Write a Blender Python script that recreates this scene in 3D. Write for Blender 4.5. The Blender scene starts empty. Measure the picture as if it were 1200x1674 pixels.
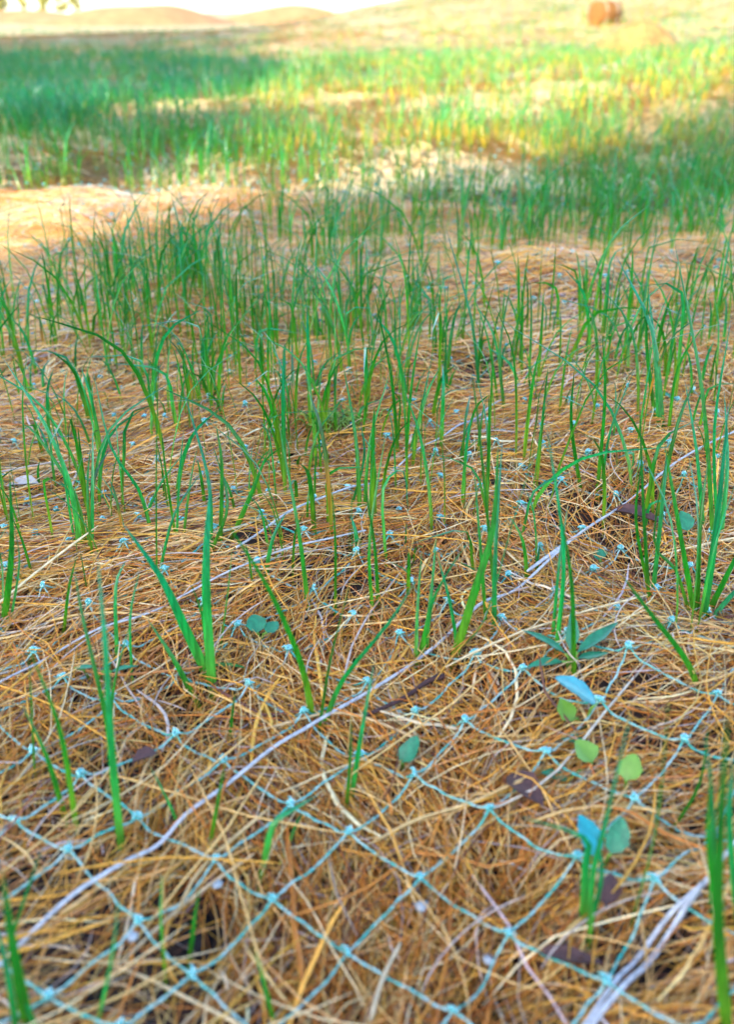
import bpy, math, random
import numpy as np
from mathutils import Vector, Matrix

# ------------------------------------------------------------------ camera, sky, sun, exposure
scene = bpy.context.scene
col = scene.collection
random.seed(7)
rng = np.random.default_rng(7)

CAM_H, FPX, IW, IH, HORIZ = 0.28, 1600.0, 1200.0, 1674.0, 20.0
PITCH = math.atan((IH / 2 - HORIZ) / FPX)
cd = bpy.data.cameras.new('camera')
cam = bpy.data.objects.new('camera', cd)
col.objects.link(cam)
cam.location = (0, 0, CAM_H)
cam.rotation_euler = (math.pi / 2 - PITCH, 0, 0)
cd.sensor_fit = 'VERTICAL'
cd.sensor_height = 24.0
cd.lens = 24.0 * FPX / IH
cd.clip_start = 0.01
cd.clip_end = 2000
cd.dof.use_dof = True
cd.dof.focus_distance = 0.56
cd.dof.aperture_fstop = cd.lens / 4.0
scene.camera = cam

SUN_EL = math.radians(28)
SUN_H = np.array([0.65, 0.76]); SUN_H /= np.linalg.norm(SUN_H)   # the way the shadows fall
world = bpy.data.worlds.new('World')
scene.world = world
world.use_nodes = True
wn = world.node_tree.nodes
sky = wn.new('ShaderNodeTexSky')
sky.sky_type = 'NISHITA'
sky.sun_disc = False
sky.sun_elevation = SUN_EL
sky.sun_rotation = math.atan2(-SUN_H[0], -SUN_H[1])
world.node_tree.links.new(sky.outputs[0], wn['Background'].inputs[0])
wn['Background'].inputs[1].default_value = 0.15
sd = bpy.data.lights.new('sun', 'SUN')
sd.energy = 2.0
sd.angle = math.radians(0.6)
sd.color = (1.0, 0.93, 0.80)
sun = bpy.data.objects.new('sun', sd)
col.objects.link(sun)
sdir = Vector((SUN_H[0] * math.cos(SUN_EL), SUN_H[1] * math.cos(SUN_EL), -math.sin(SUN_EL)))
sun.rotation_euler = sdir.to_track_quat('-Z', 'Y').to_euler()
scene.view_settings.view_transform = 'Standard'
scene.view_settings.look = 'None'
scene.view_settings.gamma = 1.0
scene.view_settings.exposure = 2.58

# ------------------------------------------------------------------ helpers
def lattice(ix, iy, s):
    h = (ix.astype(np.int64) * 374761393 + iy.astype(np.int64) * 668265263 + s * 1274126177) & 0xffffffff
    h = ((h ^ (h >> 13)) * 1274126177) & 0xffffffff
    return ((h ^ (h >> 16)) & 0xffff) / 65535.0

def noise(x, y, s=0):
    x = np.asarray(x, float); y = np.asarray(y, float)
    ix = np.floor(x); iy = np.floor(y)
    fx = x - ix; fy = y - iy
    fx = fx * fx * (3 - 2 * fx); fy = fy * fy * (3 - 2 * fy)
    a = lattice(ix, iy, s); b = lattice(ix + 1, iy, s); c = lattice(ix, iy + 1, s); d = lattice(ix + 1, iy + 1, s)
    return (a * (1 - fx) + b * fx) * (1 - fy) + (c * (1 - fx) + d * fx) * fy

def ray(px, py):
    x = (px - IW / 2) / FPX; y = (IH / 2 - py) / FPX
    c, s = math.cos(PITCH), math.sin(PITCH)
    return np.array([x, c + y * s, -s + y * c])

def flat_at(px, py, z=0.0):
    d = ray(px, py)
    t = (z - CAM_H) / d[2]
    return d[:2] * t

BUMPS = []        # x, y, rx, ry, height
def bump(px, py, r, h, rx=None):
    p = flat_at(px, py); BUMPS.append((p[0], p[1], rx or r, r, h))
bump(860, 515, .085, .034, .12); bump(900, 640, .06, .014, .1); bump(560, 650, .06, .018)
bump(150, 640, .10, .016); bump(1150, 450, .12, .03); bump(650, 330, .25, .03); bump(250, 760, .07, .012)
bump(120, 970, .06, .012, .1); bump(1020, 1110, .03, .008, .05); bump(450, 900, .05, .010, .08)
bump(120, 350, .2, .03, .3); bump(400, 720, .06, .012); bump(1080, 760, .07, .014)
HOLES = []
def hole(px, py, rx, ry, h):
    p = flat_at(px, py); HOLES.append((p[0], p[1], rx, ry)); BUMPS.append((p[0], p[1], rx * 1.25, ry * 1.25, -h))
hole(322, 1512, .0095, .0125, .015); hole(842, 1432, .011, .011, .013); hole(1142, 1385, .014, .011, .012)
hole(478, 752, .011, .013, .012); hole(250, 1385, .007, .010, .008); hole(800, 1590, .012, .009, .010)
hole(560, 1235, .011, .007, .007); hole(1050, 1560, .014, .009, .010); hole(790, 660, .02, .02, .01)
hole(640, 860, .013, .013, .009); hole(905, 1190, .008, .006, .006); hole(150, 1270, .006, .009, .006)

def ground_z(x, y):
    x = np.asarray(x, float); y = np.asarray(y, float)
    near = 1 / (1 + (np.hypot(x, y) / 6) ** 4)
    z = ((noise(x * 5, y * 5, 1) - .5) * .020 + (noise(x * 11, y * 11, 2) - .5) * .012
         + (noise(x * 1.3, y * 1.3, 3) - .5) * .05 * np.clip((np.hypot(x, y) - .6), 0, 1)) * (0.35 + near)
    z = z + (noise(x * .35, y * .35, 5) - .5) * .10 * np.clip((y - 3) / 6, 0, 1)
    for bx, by, rx, ry, h in BUMPS:
        z = z + h * np.exp(-((x - bx) / rx) ** 2 - ((y - by) / ry) ** 2)
    # land rising to the right in the distance, low ridge in the middle
    z = z + 1.15 * np.exp(-((x - 6.8) / 3.2) ** 2 - ((y - 15) / 5.5) ** 2)
    z = z + .50 * np.exp(-((x - 1.5) / 2.3) ** 2 - ((y - 17) / 3) ** 2)
    z = z + .10 * np.exp(-((x - 1.7) / 1.0) ** 2 - ((y - 4.2) / 1.4) ** 2)
    return z

def at(px, py, lift=0.0):
    p = flat_at(px, py)
    for _ in range(6):
        z = float(ground_z(p[0], p[1])) + lift
        p = flat_at(px, py, min(z, CAM_H - .02))
    return np.array([p[0], p[1], float(ground_z(p[0], p[1]))])

def depth_of(p):
    return p[1] * math.cos(PITCH) - (p[2] - CAM_H) * math.sin(PITCH)

def on_plane(px, py, yw):
    d = ray(px, py); t = yw / d[1]
    return np.array([d[0] * t, yw, CAM_H + d[2] * t])

def mesh_from(name, v, f, cols=None, uv=None, smooth=True):
    me = bpy.data.meshes.new(name)
    v = np.asarray(v, np.float32).reshape(-1, 3); f = np.asarray(f, np.int32)
    n = f.shape[1]
    me.vertices.add(len(v)); me.vertices.foreach_set('co', v.ravel())
    me.loops.add(f.size); me.loops.foreach_set('vertex_index', f.ravel())
    me.polygons.add(len(f))
    me.polygons.foreach_set('loop_start', np.arange(0, f.size, n, dtype=np.int32))
    me.polygons.foreach_set('loop_total', np.full(len(f), n, np.int32))
    if smooth: me.polygons.foreach_set('use_smooth', np.ones(len(f), bool))
    if cols is not None:
        a = me.color_attributes.new('tint', 'FLOAT_COLOR', 'POINT')
        c = np.ones((len(v), 4), np.float32); c[:, :3] = cols
        a.data.foreach_set('color', c.ravel())
    if uv is not None:
        a = me.attributes.new('along', 'FLOAT', 'POINT')
        a.data.foreach_set('value', np.asarray(uv, np.float32).ravel())
    me.update(calc_edges=True)
    return me

class MB:
    """collects polygons for one small mesh"""
    def __init__(s): s.v = []; s.f = []
    def add(s, v, f):
        o = len(s.v); s.v += [tuple(map(float, p)) for p in v]; s.f += [tuple(i + o for i in q) for q in f]
    def box(s, a, b):
        x0, y0, z0 = a; x1, y1, z1 = b
        s.add([(x0, y0, z0), (x1, y0, z0), (x1, y1, z0), (x0, y1, z0), (x0, y0, z1), (x1, y0, z1), (x1, y1, z1), (x0, y1, z1)],
              [(3, 2, 1, 0), (4, 5, 6, 7), (0, 1, 5, 4), (1, 2, 6, 5), (2, 3, 7, 6), (3, 0, 4, 7)])
    def tube(s, pts, r, k=6, cap=True):
        pts = np.asarray(pts, float); n = len(pts)
        r = np.broadcast_to(np.asarray(r, float), (n,))
        t = np.gradient(pts, axis=0); t /= np.linalg.norm(t, axis=1)[:, None] + 1e-12
        ref = np.array([0, 0, 1.0]) if abs(t[:, 2]).mean() < .8 else np.array([1.0, 0, 0])
        a = np.cross(t, ref); a /= np.linalg.norm(a, axis=1)[:, None] + 1e-12
        b = np.cross(a, t)
        an = np.arange(k) * 2 * math.pi / k
        v = pts[:, None] + r[:, None, None] * (np.cos(an)[None, :, None] * a[:, None] + np.sin(an)[None, :, None] * b[:, None])
        f = [(i * k + j, i * k + (j + 1) % k, (i + 1) * k + (j + 1) % k, (i + 1) * k + j) for i in range(n - 1) for j in range(k)]
        if cap: f += [tuple(range(k))[::-1], tuple(range((n - 1) * k, n * k))]
        s.add(v.reshape(-1, 3), f)
    def mesh(s, name, smooth=True):
        me = bpy.data.meshes.new(name); me.from_pydata(s.v, [], s.f)
        if smooth: me.polygons.foreach_set('use_smooth', [True] * len(me.polygons))
        return me

def link(name, data, mat=None, parent=None):
    o = bpy.data.objects.new(name, data); col.objects.link(o)
    if mat is not None and data is not None and not data.materials: data.materials.append(mat)
    if parent is not None: o.parent = parent
    return o

def tag(o, label, cat=None, group=None, kind=None):
    o['label'] = label
    if cat: o['category'] = cat
    if group: o['group'] = group
    if kind: o['kind'] = kind
    return o

def empty(name, loc):
    o = bpy.data.objects.new(name, None); col.objects.link(o)
    o.location = tuple(map(float, loc)); o.empty_display_size = .02
    return o

# ------------------------------------------------------------------ materials
def material(name):
    m = bpy.data.materials.new(name); m.use_nodes = True
    return m, m.node_tree.nodes, m.node_tree.links, m.node_tree.nodes['Principled BSDF']

def simple(name, rgb, rough=.6, spec=.4, var=.25, scale=60, bump_s=0.0, coat=0.0):
    m, n, l, b = material(name)
    tc = n.new('ShaderNodeTexCoord'); nz = n.new('ShaderNodeTexNoise')
    nz.inputs['Scale'].default_value = scale; nz.inputs['Detail'].default_value = 5
    l.new(tc.outputs['Object'], nz.inputs['Vector'])
    rp = n.new('ShaderNodeValToRGB')
    rp.color_ramp.elements[0].position = .3; rp.color_ramp.elements[1].position = .7
    rp.color_ramp.elements[0].color = (*[c * (1 - var) for c in rgb], 1)
    rp.color_ramp.elements[1].color = (*[min(1, c * (1 + var)) for c in rgb], 1)
    l.new(nz.outputs[0], rp.inputs[0]); l.new(rp.outputs[0], b.inputs['Base Color'])
    b.inputs['Roughness'].default_value = rough
    b.inputs['Specular IOR Level'].default_value = spec
    b.inputs['Coat Weight'].default_value = coat
    if bump_s:
        bp = n.new('ShaderNodeBump'); bp.inputs['Strength'].default_value = bump_s
        bp.inputs['Distance'].default_value = .3 / scale
        l.new(nz.outputs[0], bp.inputs['Height']); l.new(bp.outputs[0], b.inputs['Normal'])
    return m

def straw_material():
    m, n, l, b = material('straw')
    at_ = n.new('ShaderNodeAttribute'); at_.attribute_name = 'tint'
    tc = n.new('ShaderNodeTexCoord'); nz = n.new('ShaderNodeTexNoise')
    nz.inputs['Scale'].default_value = 260; nz.inputs['Detail'].default_value = 3
    l.new(tc.outputs['Object'], nz.inputs['Vector'])
    mr = n.new('ShaderNodeMapRange'); mr.inputs[1].default_value = .3; mr.inputs[2].default_value = .7
    mr.inputs[3].default_value = .72; mr.inputs[4].default_value = 1.2
    l.new(nz.outputs[0], mr.inputs[0])
    mx = n.new('ShaderNodeVectorMath'); mx.operation = 'SCALE'
    l.new(at_.outputs['Color'], mx.inputs[0]); l.new(mr.outputs[0], mx.inputs['Scale'])
    l.new(mx.outputs[0], b.inputs['Base Color'])
    b.inputs['Roughness'].default_value = .48
    b.inputs['Specular IOR Level'].default_value = .45
    return m

def grass_material():
    m, n, l, b = material('grass_blade')
    al = n.new('ShaderNodeAttribute'); al.attribute_name = 'along'
    ti = n.new('ShaderNodeAttribute'); ti.attribute_name = 'tint'
    rp = n.new('ShaderNodeValToRGB'); e = rp.color_ramp.elements
    e[0].position = 0; e[0].color = (.30, .34, .03, 1)
    e[1].position = 1; e[1].color = (.22, .17, .06, 1)
    x = e.new(.22); x.color = (.12, .27, .010, 1)
    x = e.new(.5); x.color = (.008, .185, .008, 1)
    x = e.new(.955); x.color = (.002, .140, .020, 1)
    l.new(al.outputs['Fac'], rp.inputs[0])
    mx = n.new('ShaderNodeMix'); mx.data_type = 'RGBA'; mx.blend_type = 'MULTIPLY'; mx.inputs[0].default_value = 1; mx.clamp_result = True
    fr = n.new('ShaderNodeMapRange'); fr.interpolation_type = 'SMOOTHSTEP'; fr.inputs[1].default_value = .08; fr.inputs[2].default_value = .5
    l.new(al.outputs['Fac'], fr.inputs[0]); l.new(fr.outputs[0], mx.inputs[0])
    l.new(rp.outputs[0], mx.inputs[6]); l.new(ti.outputs['Color'], mx.inputs[7])
    # fine veins along the blade
    tc = n.new('ShaderNodeTexCoord'); nz = n.new('ShaderNodeTexNoise')
    mp = n.new('ShaderNodeMapping'); mp.inputs['Scale'].default_value = (950, 950, 30)
    l.new(tc.outputs['Object'], mp.inputs[0]); l.new(mp.outputs[0], nz.inputs['Vector']); nz.inputs['Scale'].default_value = 1
    mr = n.new('ShaderNodeMapRange'); mr.inputs[1].default_value = .3; mr.inputs[2].default_value = .7; mr.inputs[3].default_value = .6; mr.inputs[4].default_value = 1.4
    l.new(nz.outputs[0], mr.inputs[0])
    sc = n.new('ShaderNodeVectorMath'); sc.operation = 'SCALE'
    l.new(mx.outputs[2], sc.inputs[0]); l.new(mr.outputs[0], sc.inputs['Scale'])
    l.new(sc.outputs[0], b.inputs['Base Color'])
    b.inputs['Roughness'].default_value = .34
    b.inputs['Specular IOR Level'].default_value = .38
    b.inputs['Coat Weight'].default_value = .25; b.inputs['Coat Roughness'].default_value = .15
    tr = n.new('ShaderNodeBsdfTranslucent'); l.new(sc.outputs[0], tr.inputs['Color'])
    ms = n.new('ShaderNodeMixShader'); ms.inputs[0].default_value = .26
    l.new(b.outputs[0], ms.inputs[1]); l.new(tr.outputs[0], ms.inputs[2])
    l.new(ms.outputs[0], n['Material Output'].inputs['Surface'])
    return m

def soil_material():
    m, n, l, b = material('soil_and_thatch')
    geo = n.new('ShaderNodeNewGeometry')
    n1 = n.new('ShaderNodeTexNoise'); n1.inputs['Scale'].default_value = 90; n1.inputs['Detail'].default_value = 6
    n2 = n.new('ShaderNodeTexNoise'); n2.inputs['Scale'].default_value = 1.6; n2.inputs['Detail'].default_value = 6
    l.new(geo.outputs['Position'], n1.inputs['Vector']); l.new(geo.outputs['Position'], n2.inputs['Vector'])
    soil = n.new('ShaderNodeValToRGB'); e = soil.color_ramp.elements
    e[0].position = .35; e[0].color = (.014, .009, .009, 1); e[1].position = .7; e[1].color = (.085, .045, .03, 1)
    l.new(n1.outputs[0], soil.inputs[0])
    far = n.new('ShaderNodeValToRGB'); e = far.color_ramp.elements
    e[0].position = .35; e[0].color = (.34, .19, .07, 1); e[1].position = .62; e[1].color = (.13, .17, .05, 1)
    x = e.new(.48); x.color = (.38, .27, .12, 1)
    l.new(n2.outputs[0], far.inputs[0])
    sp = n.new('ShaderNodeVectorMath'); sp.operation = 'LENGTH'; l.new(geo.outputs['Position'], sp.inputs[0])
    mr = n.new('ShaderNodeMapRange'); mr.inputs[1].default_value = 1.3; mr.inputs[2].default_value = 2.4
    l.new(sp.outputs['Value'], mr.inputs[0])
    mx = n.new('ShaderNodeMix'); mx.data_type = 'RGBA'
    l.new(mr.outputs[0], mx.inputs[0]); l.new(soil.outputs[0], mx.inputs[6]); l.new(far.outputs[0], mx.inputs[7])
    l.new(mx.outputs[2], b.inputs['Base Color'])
    b.inputs['Roughness'].default_value = .9
    bp = n.new('ShaderNodeBump'); bp.inputs['Strength'].default_value = .8; bp.inputs['Distance'].default_value = .004
    l.new(n1.outputs[0], bp.inputs['Height']); l.new(bp.outputs[0], b.inputs['Normal'])
    return m

M_straw = straw_material()
M_grass = grass_material()
M_soil = soil_material()
M_net = simple('turquoise_netting', (.16, .36, .36), .35, .7, .0, 110, 0, .3)
_r = M_net.node_tree.nodes['Color Ramp'].color_ramp.elements
_r[0].position = .40; _r[1].position = .60
_r[0].color = (.02, .34, .28, 1); _r[1].color = (.32, .48, .45, 1)
M_knot = simple('turquoise_knot', (.08, .52, .52), .18, .9, .3, 900, .3, .8)
M_knot.node_tree.nodes['Principled BSDF'].inputs['Transmission Weight'].default_value = .35
M_cord = simple('pale_cord', (.44, .44, .47), .55, .4, .3, 300, .5)
M_leaf = simple('seedling_leaf', (.012, .17, .075), .38, .5, .4, 260, .4, .15)
M_leaf_blue = simple('bluish_leaf', (.006, .25, .28), .35, .5, .25, 260, .3, .2)
M_leaf_pale = simple('pale_leaf', (.13, .27, .03), .4, .5, .2, 200, .1)
M_dead = simple('dead_leaf', (.085, .035, .03), .55, .4, .4, 300, .4)
M_twig = simple('dark_twig', (.05, .022, .022), .7, .3, .4, 500, .6)
M_flake = simple('pale_chip', (.46, .40, .37), .6, .4, .2, 300, .3)
M_pebble = simple('white_pebble', (.30, .34, .38), .35, .6, .15, 600, .2)
M_clod = simple('dark_clod', (.012, .010, .014), .6, .4, .5, 300, .8)
M_moss = simple('moss_grass', (.16, .26, .03), .5, .4, .3, 300)

# ------------------------------------------------------------------ ground sheet
def graded(lo, hi, step, far, g=1.18):
    a = list(np.arange(lo, hi + step / 2, step)); s = step
    while a[-1] < far: s *= g; a.append(a[-1] + s)
    return a
gy = graded(-.3, 2.4, .016, 900); s = .016
gy_neg = []; q = -.3
while q > -60: s *= 1.3; q -= s; gy_neg.append(q)
gy = np.array(gy_neg[::-1] + gy)
gx = graded(0, 1.0, .016, 900); gx = np.array([-a for a in gx[:0:-1]] + gx)
X, Y = np.meshgrid(gx, gy)
Z = ground_z(X, Y) - .006 + (noise(X * 60, Y * 60, 9) - .5) * .006
nx, ny = len(gx), len(gy)
idx = np.arange(nx * ny).reshape(ny, nx)
F = np.stack([idx[:-1, :-1], idx[:-1, 1:], idx[1:, 1:], idx[1:, :-1]], -1).reshape(-1, 4)
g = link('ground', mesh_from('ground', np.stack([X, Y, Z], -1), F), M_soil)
tag(g, 'dark soil under the straw rising to a low slope', kind='structure')

# ------------------------------------------------------------------ straw mulch
PAL = np.array([(.77, .48, .175), (.76, .37, .05), (.58, .19, .022), (.57, .45, .40), (.84, .65, .37), (.17, .055, .03), (.70, .32, .10)])

def straw_colour(n, x, y):
    w = np.tile(np.array([.24, .26, .20, .06, .10, .07, .07]), (n, 1))
    patch = noise(x * 7, y * 7, 21)
    w[:, 1] *= .5 + patch * 1.2; w[:, 2] *= .3 + patch * 1.8; w[:, 3] *= 1.9 - patch * 1.8
    w /= w.sum(1)[:, None]
    k = (rng.random(n)[:, None] > np.cumsum(w, 1)).sum(1).clip(0, 6)
    return PAL[k] * (rng.uniform(.75, 1.2, n)[:, None]) * (1 + rng.normal(0, .05, (n, 3)))

def fibre_paths(n, x, y, length, seg, spread, wavy, layer, arch):
    """centre lines of n straw fibres, following a flow field that turns slowly over the ground"""
    flow = .55 + (noise(x * 3.1, y * 3.1, 31) - .5) * 3.2 + (noise(x * 9, y * 9, 32) - .5) * 2.2
    th = flow + rng.normal(0, spread, n)
    bend = rng.normal(0, 1, n) * wavy
    t = np.linspace(-.5, .5, seg + 1)
    ang = th[:, None] + bend[:, None] * t[None] * 2 + (rng.normal(0, .22 * wavy, (n, seg + 1))).cumsum(1) * .6
    d = length[:, None] / seg
    px = np.cumsum(np.cos(ang) * d, 1); py = np.cumsum(np.sin(ang) * d, 1)
    px = px - px.mean(1)[:, None] + x[:, None]; py = py - py.mean(1)[:, None] + y[:, None]
    tilt = rng.normal(0, .06, n)[:, None] * length[:, None] * t[None] * 2
    pz = ground_z(px, py) + layer[:, None] + tilt + arch[:, None] * (.25 - t[None] ** 2) * 4
    pz = pz + rng.normal(0, .0006, (n, seg + 1))
    return np.stack([px, py, pz], -1)

def fibres_mesh(name, paths, rad, cols, k):
    n, s1, _ = paths.shape
    t = np.gradient(paths, axis=1); t /= np.linalg.norm(t, axis=2)[..., None] + 1e-12
    a = np.cross(t, np.array([0, 0, 1.0])); a /= np.linalg.norm(a, axis=2)[..., None] + 1e-9
    b = np.cross(a, t)
    prof = np.ones(s1); prof[0] = .45; prof[-1] = .35
    if k == 2:
        off = np.array([[-1, -.3], [1, .3]])
    elif k == -3:
        off = np.array([[-1, -.3], [0, .7], [1, -.3]])
    else:
        an = np.arange(k) * 2 * math.pi / k + math.pi / 2
        off = np.stack([np.cos(an), np.sin(an)], 1)
    kk = len(off)
    r = rad[:, None] * prof[None]
    v = paths[:, :, None] + r[:, :, None, None] * (off[None, None, :, :1] * a[:, :, None] + off[None, None, :, 1:] * b[:, :, None])
    base = (np.arange(n) * s1 * kk)[:, None, None]
    i = np.arange(s1 - 1)[None, :, None] * kk
    nj = kk if k > 2 else kk - 1
    j = np.arange(nj)[None, None, :]
    j2 = (j + 1) % kk
    f = np.stack([base + i + j, base + i + j2, base + i + kk + j2, base + i + kk + j], -1).reshape(-1, 4)
    c = np.repeat(cols, s1 * kk, 0)
    return mesh_from(name, v, f, c)

def in_hole(x, y, grow=1.0, first=99):
    m = np.zeros(len(x), bool)
    for hx, hy, rx, ry in HOLES[:first]:
        m |= ((x - hx) / (rx * grow)) ** 2 + ((y - hy) / (ry * grow)) ** 2 < 1
    return m

def scatter(n, y0, y1, margin, power=1.0):
    """points over the wedge of ground in front of the camera, y0..y1"""
    out = []; tot = 0
    while tot < n:
        y = y0 + (y1 - y0) * rng.random(n * 2) ** power
        hw = .40 * np.hypot(y, CAM_H) + margin
        wmax = .40 * math.hypot(y1, CAM_H) + margin
        x = rng.uniform(-1, 1, n * 2) * wmax
        k = np.abs(x) < hw
        out.append(np.stack([x[k], y[k]], 1)); tot += k.sum()
    p = np.concatenate(out)[:n]
    return p[:, 0], p[:, 1]

mulch = empty('straw_mulch', (0, .6, 0))
tag(mulch, 'matted golden straw mulch covering the whole ground under the netting', 'straw mulch', kind='stuff')

def straw_layer(n, y0, y1, margin, lmin, lmax, rmin, rmax, seg, k, spread, wavy, thick, arch=.003, holes=1.0, sunlit_mix=0.0):
    x, y = scatter(n, y0, y1, margin)
    if holes:
        keep = ~(in_hole(x, y, holes) & (rng.random(n) > .22)); x, y = x[keep], y[keep]
    # bare pockets where the mat is thin
    thin = noise(x * 26, y * 26, 41)
    keep = rng.random(len(x)) < np.clip((thin - .10) * 3.2, .25, 1); x, y = x[keep], y[keep]
    n = len(x)
    L = rng.uniform(lmin, lmax, n); R = rng.uniform(rmin, rmax, n)
    lay = rng.random(n) ** 1.3 * thick
    P = fibre_paths(n, x, y, L, seg, spread, wavy, lay, np.abs(rng.normal(0, arch, n)))
    if holes:
        bad = np.zeros(n, bool)
        for q in range(P.shape[1]): bad |= in_hole(P[:, q, 0], P[:, q, 1], .9, 1)
        ok = ~(bad & (rng.random(n) > .12)); P, R, x, y = P[ok], R[ok], x[ok], y[ok]; n = len(x)
    cl = straw_colour(n, x, y); cl = cl + (np.array([.86, .67, .28]) - cl) * sunlit_mix * rng.uniform(.5, 1, n)[:, None]  # far straw mixed toward cream: sunlight put into the fibre colour
    me = fibres_mesh('loose_straw', P, R, cl, k)
    o = link('loose_straw', me, M_straw, mulch)
    o.matrix_parent_inverse = Matrix.Translation((0, -.6, 0))
    o['kind'] = 'stuff'
    return o

straw_layer(30000, .10, .72, .08, .028, .095, .00017, .00037, 5, 3, .52, .70, .0092, .0022)
straw_layer(1500, .12, .72, .04, .020, .085, .0004, .0009, 6, -3, .6, .4, .0105, .0015)
straw_layer(4500, .12, .80, .04, .004, .014, .0002, .0006, 2, -3, 1.5, .3, .0105, .0004)
straw_layer(41000, .68, 1.6, .14, .035, .10, .00028, .00056, 4, -3, .5, .7, .014)
straw_layer(42000, 1.5, 4.0, .35, .05, .14, .0009, .0018, 3, 2, .5, .5, .007, .002, holes=0, sunlit_mix=.7)
straw_layer(30000, 3.8, 16.0, .8, .08, .30, .002, .0045, 2, 2, .6, .5, .012, .004, holes=0, sunlit_mix=.25)

# straw goes on beside the strip in view
n_ = 9000
x = rng.uniform(-.9, .9, n_); y = rng.uniform(-.25, 1.1, n_)
k_ = np.abs(x) > .40 * np.hypot(np.maximum(y, 0), CAM_H) + .05; k_ |= y < .1
x, y = x[k_], y[k_]; n_ = len(x)
P = fibre_paths(n_, x, y, rng.uniform(.05, .12, n_), 4, .6, .6, rng.random(n_) * .010, np.abs(rng.normal(0, .003, n_)))
o = link('loose_straw', fibres_mesh('loose_straw', P, rng.uniform(.0007, .0014, n_), straw_colour(n_, x, y), 2), M_straw, mulch)
o.matrix_parent_inverse = Matrix.Translation((0, -.6, 0)); o['kind'] = 'stuff'

# the stems that show largest: each a straw of its own
NVAR = 14
variants = []
for i in range(NVAR):
    wide = i >= 10
    L = np.array([random.uniform(.05, .12)]); seg = 8
    t = np.linspace(-.5, .5, seg + 1)
    ang = rng.normal(0, .7) * t + rng.normal(0, .10, seg + 1).cumsum() * .5
    P = np.stack([np.cumsum(np.cos(ang)), np.cumsum(np.sin(ang)), .03 * np.sin(t * math.pi + 1.57)], -1) * L / seg
    P -= P.mean(0)
    me = fibres_mesh('straw', P[None], np.array([.0007 if wide else random.uniform(.00030, .00048)]),
                     PAL[[0, 4, 1, 0, 3, 6, 1, 4, 0, 2, 4, 0, 3, 1][i]][None], 3)
    variants.append(me)
sx, sy = scatter(300, .19, .62, .01)
flow = .55 + (noise(sx * 3.1, sy * 3.1, 31) - .5) * 3.2
for i in range(300):
    v = random.randrange(NVAR) if i % 4 == 0 else random.randrange(10)
    o = link('straw', variants[v], M_straw, mulch)
    z = float(ground_z(sx[i], sy[i])) + random.uniform(.008, .0165)
    o.location = (sx[i], sy[i] - .6, z)
    a = flow[i] + random.gauss(0, .6)
    e = .01
    gx_ = float(ground_z(sx[i] + e * math.cos(a), sy[i] + e * math.sin(a)) - ground_z(sx[i] - e * math.cos(a), sy[i] - e * math.sin(a))) / (2 * e)
    o.rotation_euler = (random.uniform(-.2, .2), -math.atan(gx_) * .6 + random.gauss(0, .05), a)
def special_straw(pts, r, c, lift=.010):
    P = []
    for (px, py) in pts:
        p = at(px, py, lift); P.append(p + np.array([0, 0, lift]))
    P = smooth_path(np.array(P), 9)
    o = link('straw', fibres_mesh('straw', P[None], np.array([r]), np.array([c]), 3), M_straw, mulch)
    o.matrix_parent_inverse = Matrix.Translation((0, -.6, 0))

def smooth_path(P, n):
    """Catmull-Rom through the points"""
    P = np.asarray(P, float)
    if len(P) == 2: return P[0] + (P[1] - P[0]) * np.linspace(0, 1, n)[:, None]
    Q = np.vstack([2 * P[0] - P[1], P, 2 * P[-1] - P[-2]])
    out = []
    for u in np.linspace(0, len(P) - 1 - 1e-6, n):
        i = int(u); t = u - i
        p0, p1, p2, p3 = Q[i], Q[i + 1], Q[i + 2], Q[i + 3]
        out.append(.5 * (2 * p1 + (p2 - p0) * t + (2 * p0 - 5 * p1 + 4 * p2 - p3) * t * t + (3 * p1 - p0 - 3 * p2 + p3) * t ** 3))
    return np.array(out)

special_straw([(600, 1382), (680, 1340), (770, 1312), (860, 1270)], .0008, (.62, .42, .18), .012)
special_straw([(655, 1540), (625, 1600), (605, 1670)], .0009, (.64, .50, .32), .016)
special_straw([(120, 1092), (190, 1103), (290, 1095), (330, 1090)], .0008, (.55, .22, .06), .012)
special_straw([(790, 1330), (900, 1270), (1000, 1150), (1120, 1010)], .0007, (.60, .52, .42), .012)
special_straw([(415, 1395), (300, 1480), (190, 1580)], .0007, (.6, .42, .24), .014)
special_straw([(700, 1215), (560, 1165), (420, 1195)], .0008, (.6, .4, .2), .012)
special_straw([(440, 1320), (330, 1420), (285, 1500)], .0008, (.62, .42, .2), .014)

# ------------------------------------------------------------------ turquoise netting with pale cords
NET_A = np.array([0.0949, 0.1118]) * CAM_H       # lattice steps on the ground
NET_B = np.array([0.0950, -0.0747]) * CAM_H
KN = {(-1, 0): (80, 1634), (0, 0): (227, 1514), (1, 0): (352, 1412), (2, 0): (475, 1320), (0, 1): (314, 1596), (1, 1): (445, 1474),
      (2, 1): (570, 1369), (3, 1): (677, 1274), (1, 2): (568, 1560), (2, 2): (687, 1440), (3, 2): (800, 1330), (4, 2): (892, 1235),
      (2, 3): (832, 1530), (3, 3): (942, 1410), (4, 3): (1037, 1308), (5, 3): (1117, 1217)}
ks = np.array(list(KN)); kp = np.array([at(*p, .012)[:2] for p in KN.values()])
sol, *_ = np.linalg.lstsq(np.c_[ks, np.ones(len(ks))], kp, rcond=None)
NET_A, NET_B, NET_0 = sol
net = empty('ground_netting', (0, .6, 0))
tag(net, 'turquoise knotted netting with pale cords lying over the straw', 'netting')
def net_child(o):
    o.matrix_parent_inverse = Matrix.Translation((0, -.6, 0)); return o
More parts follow.
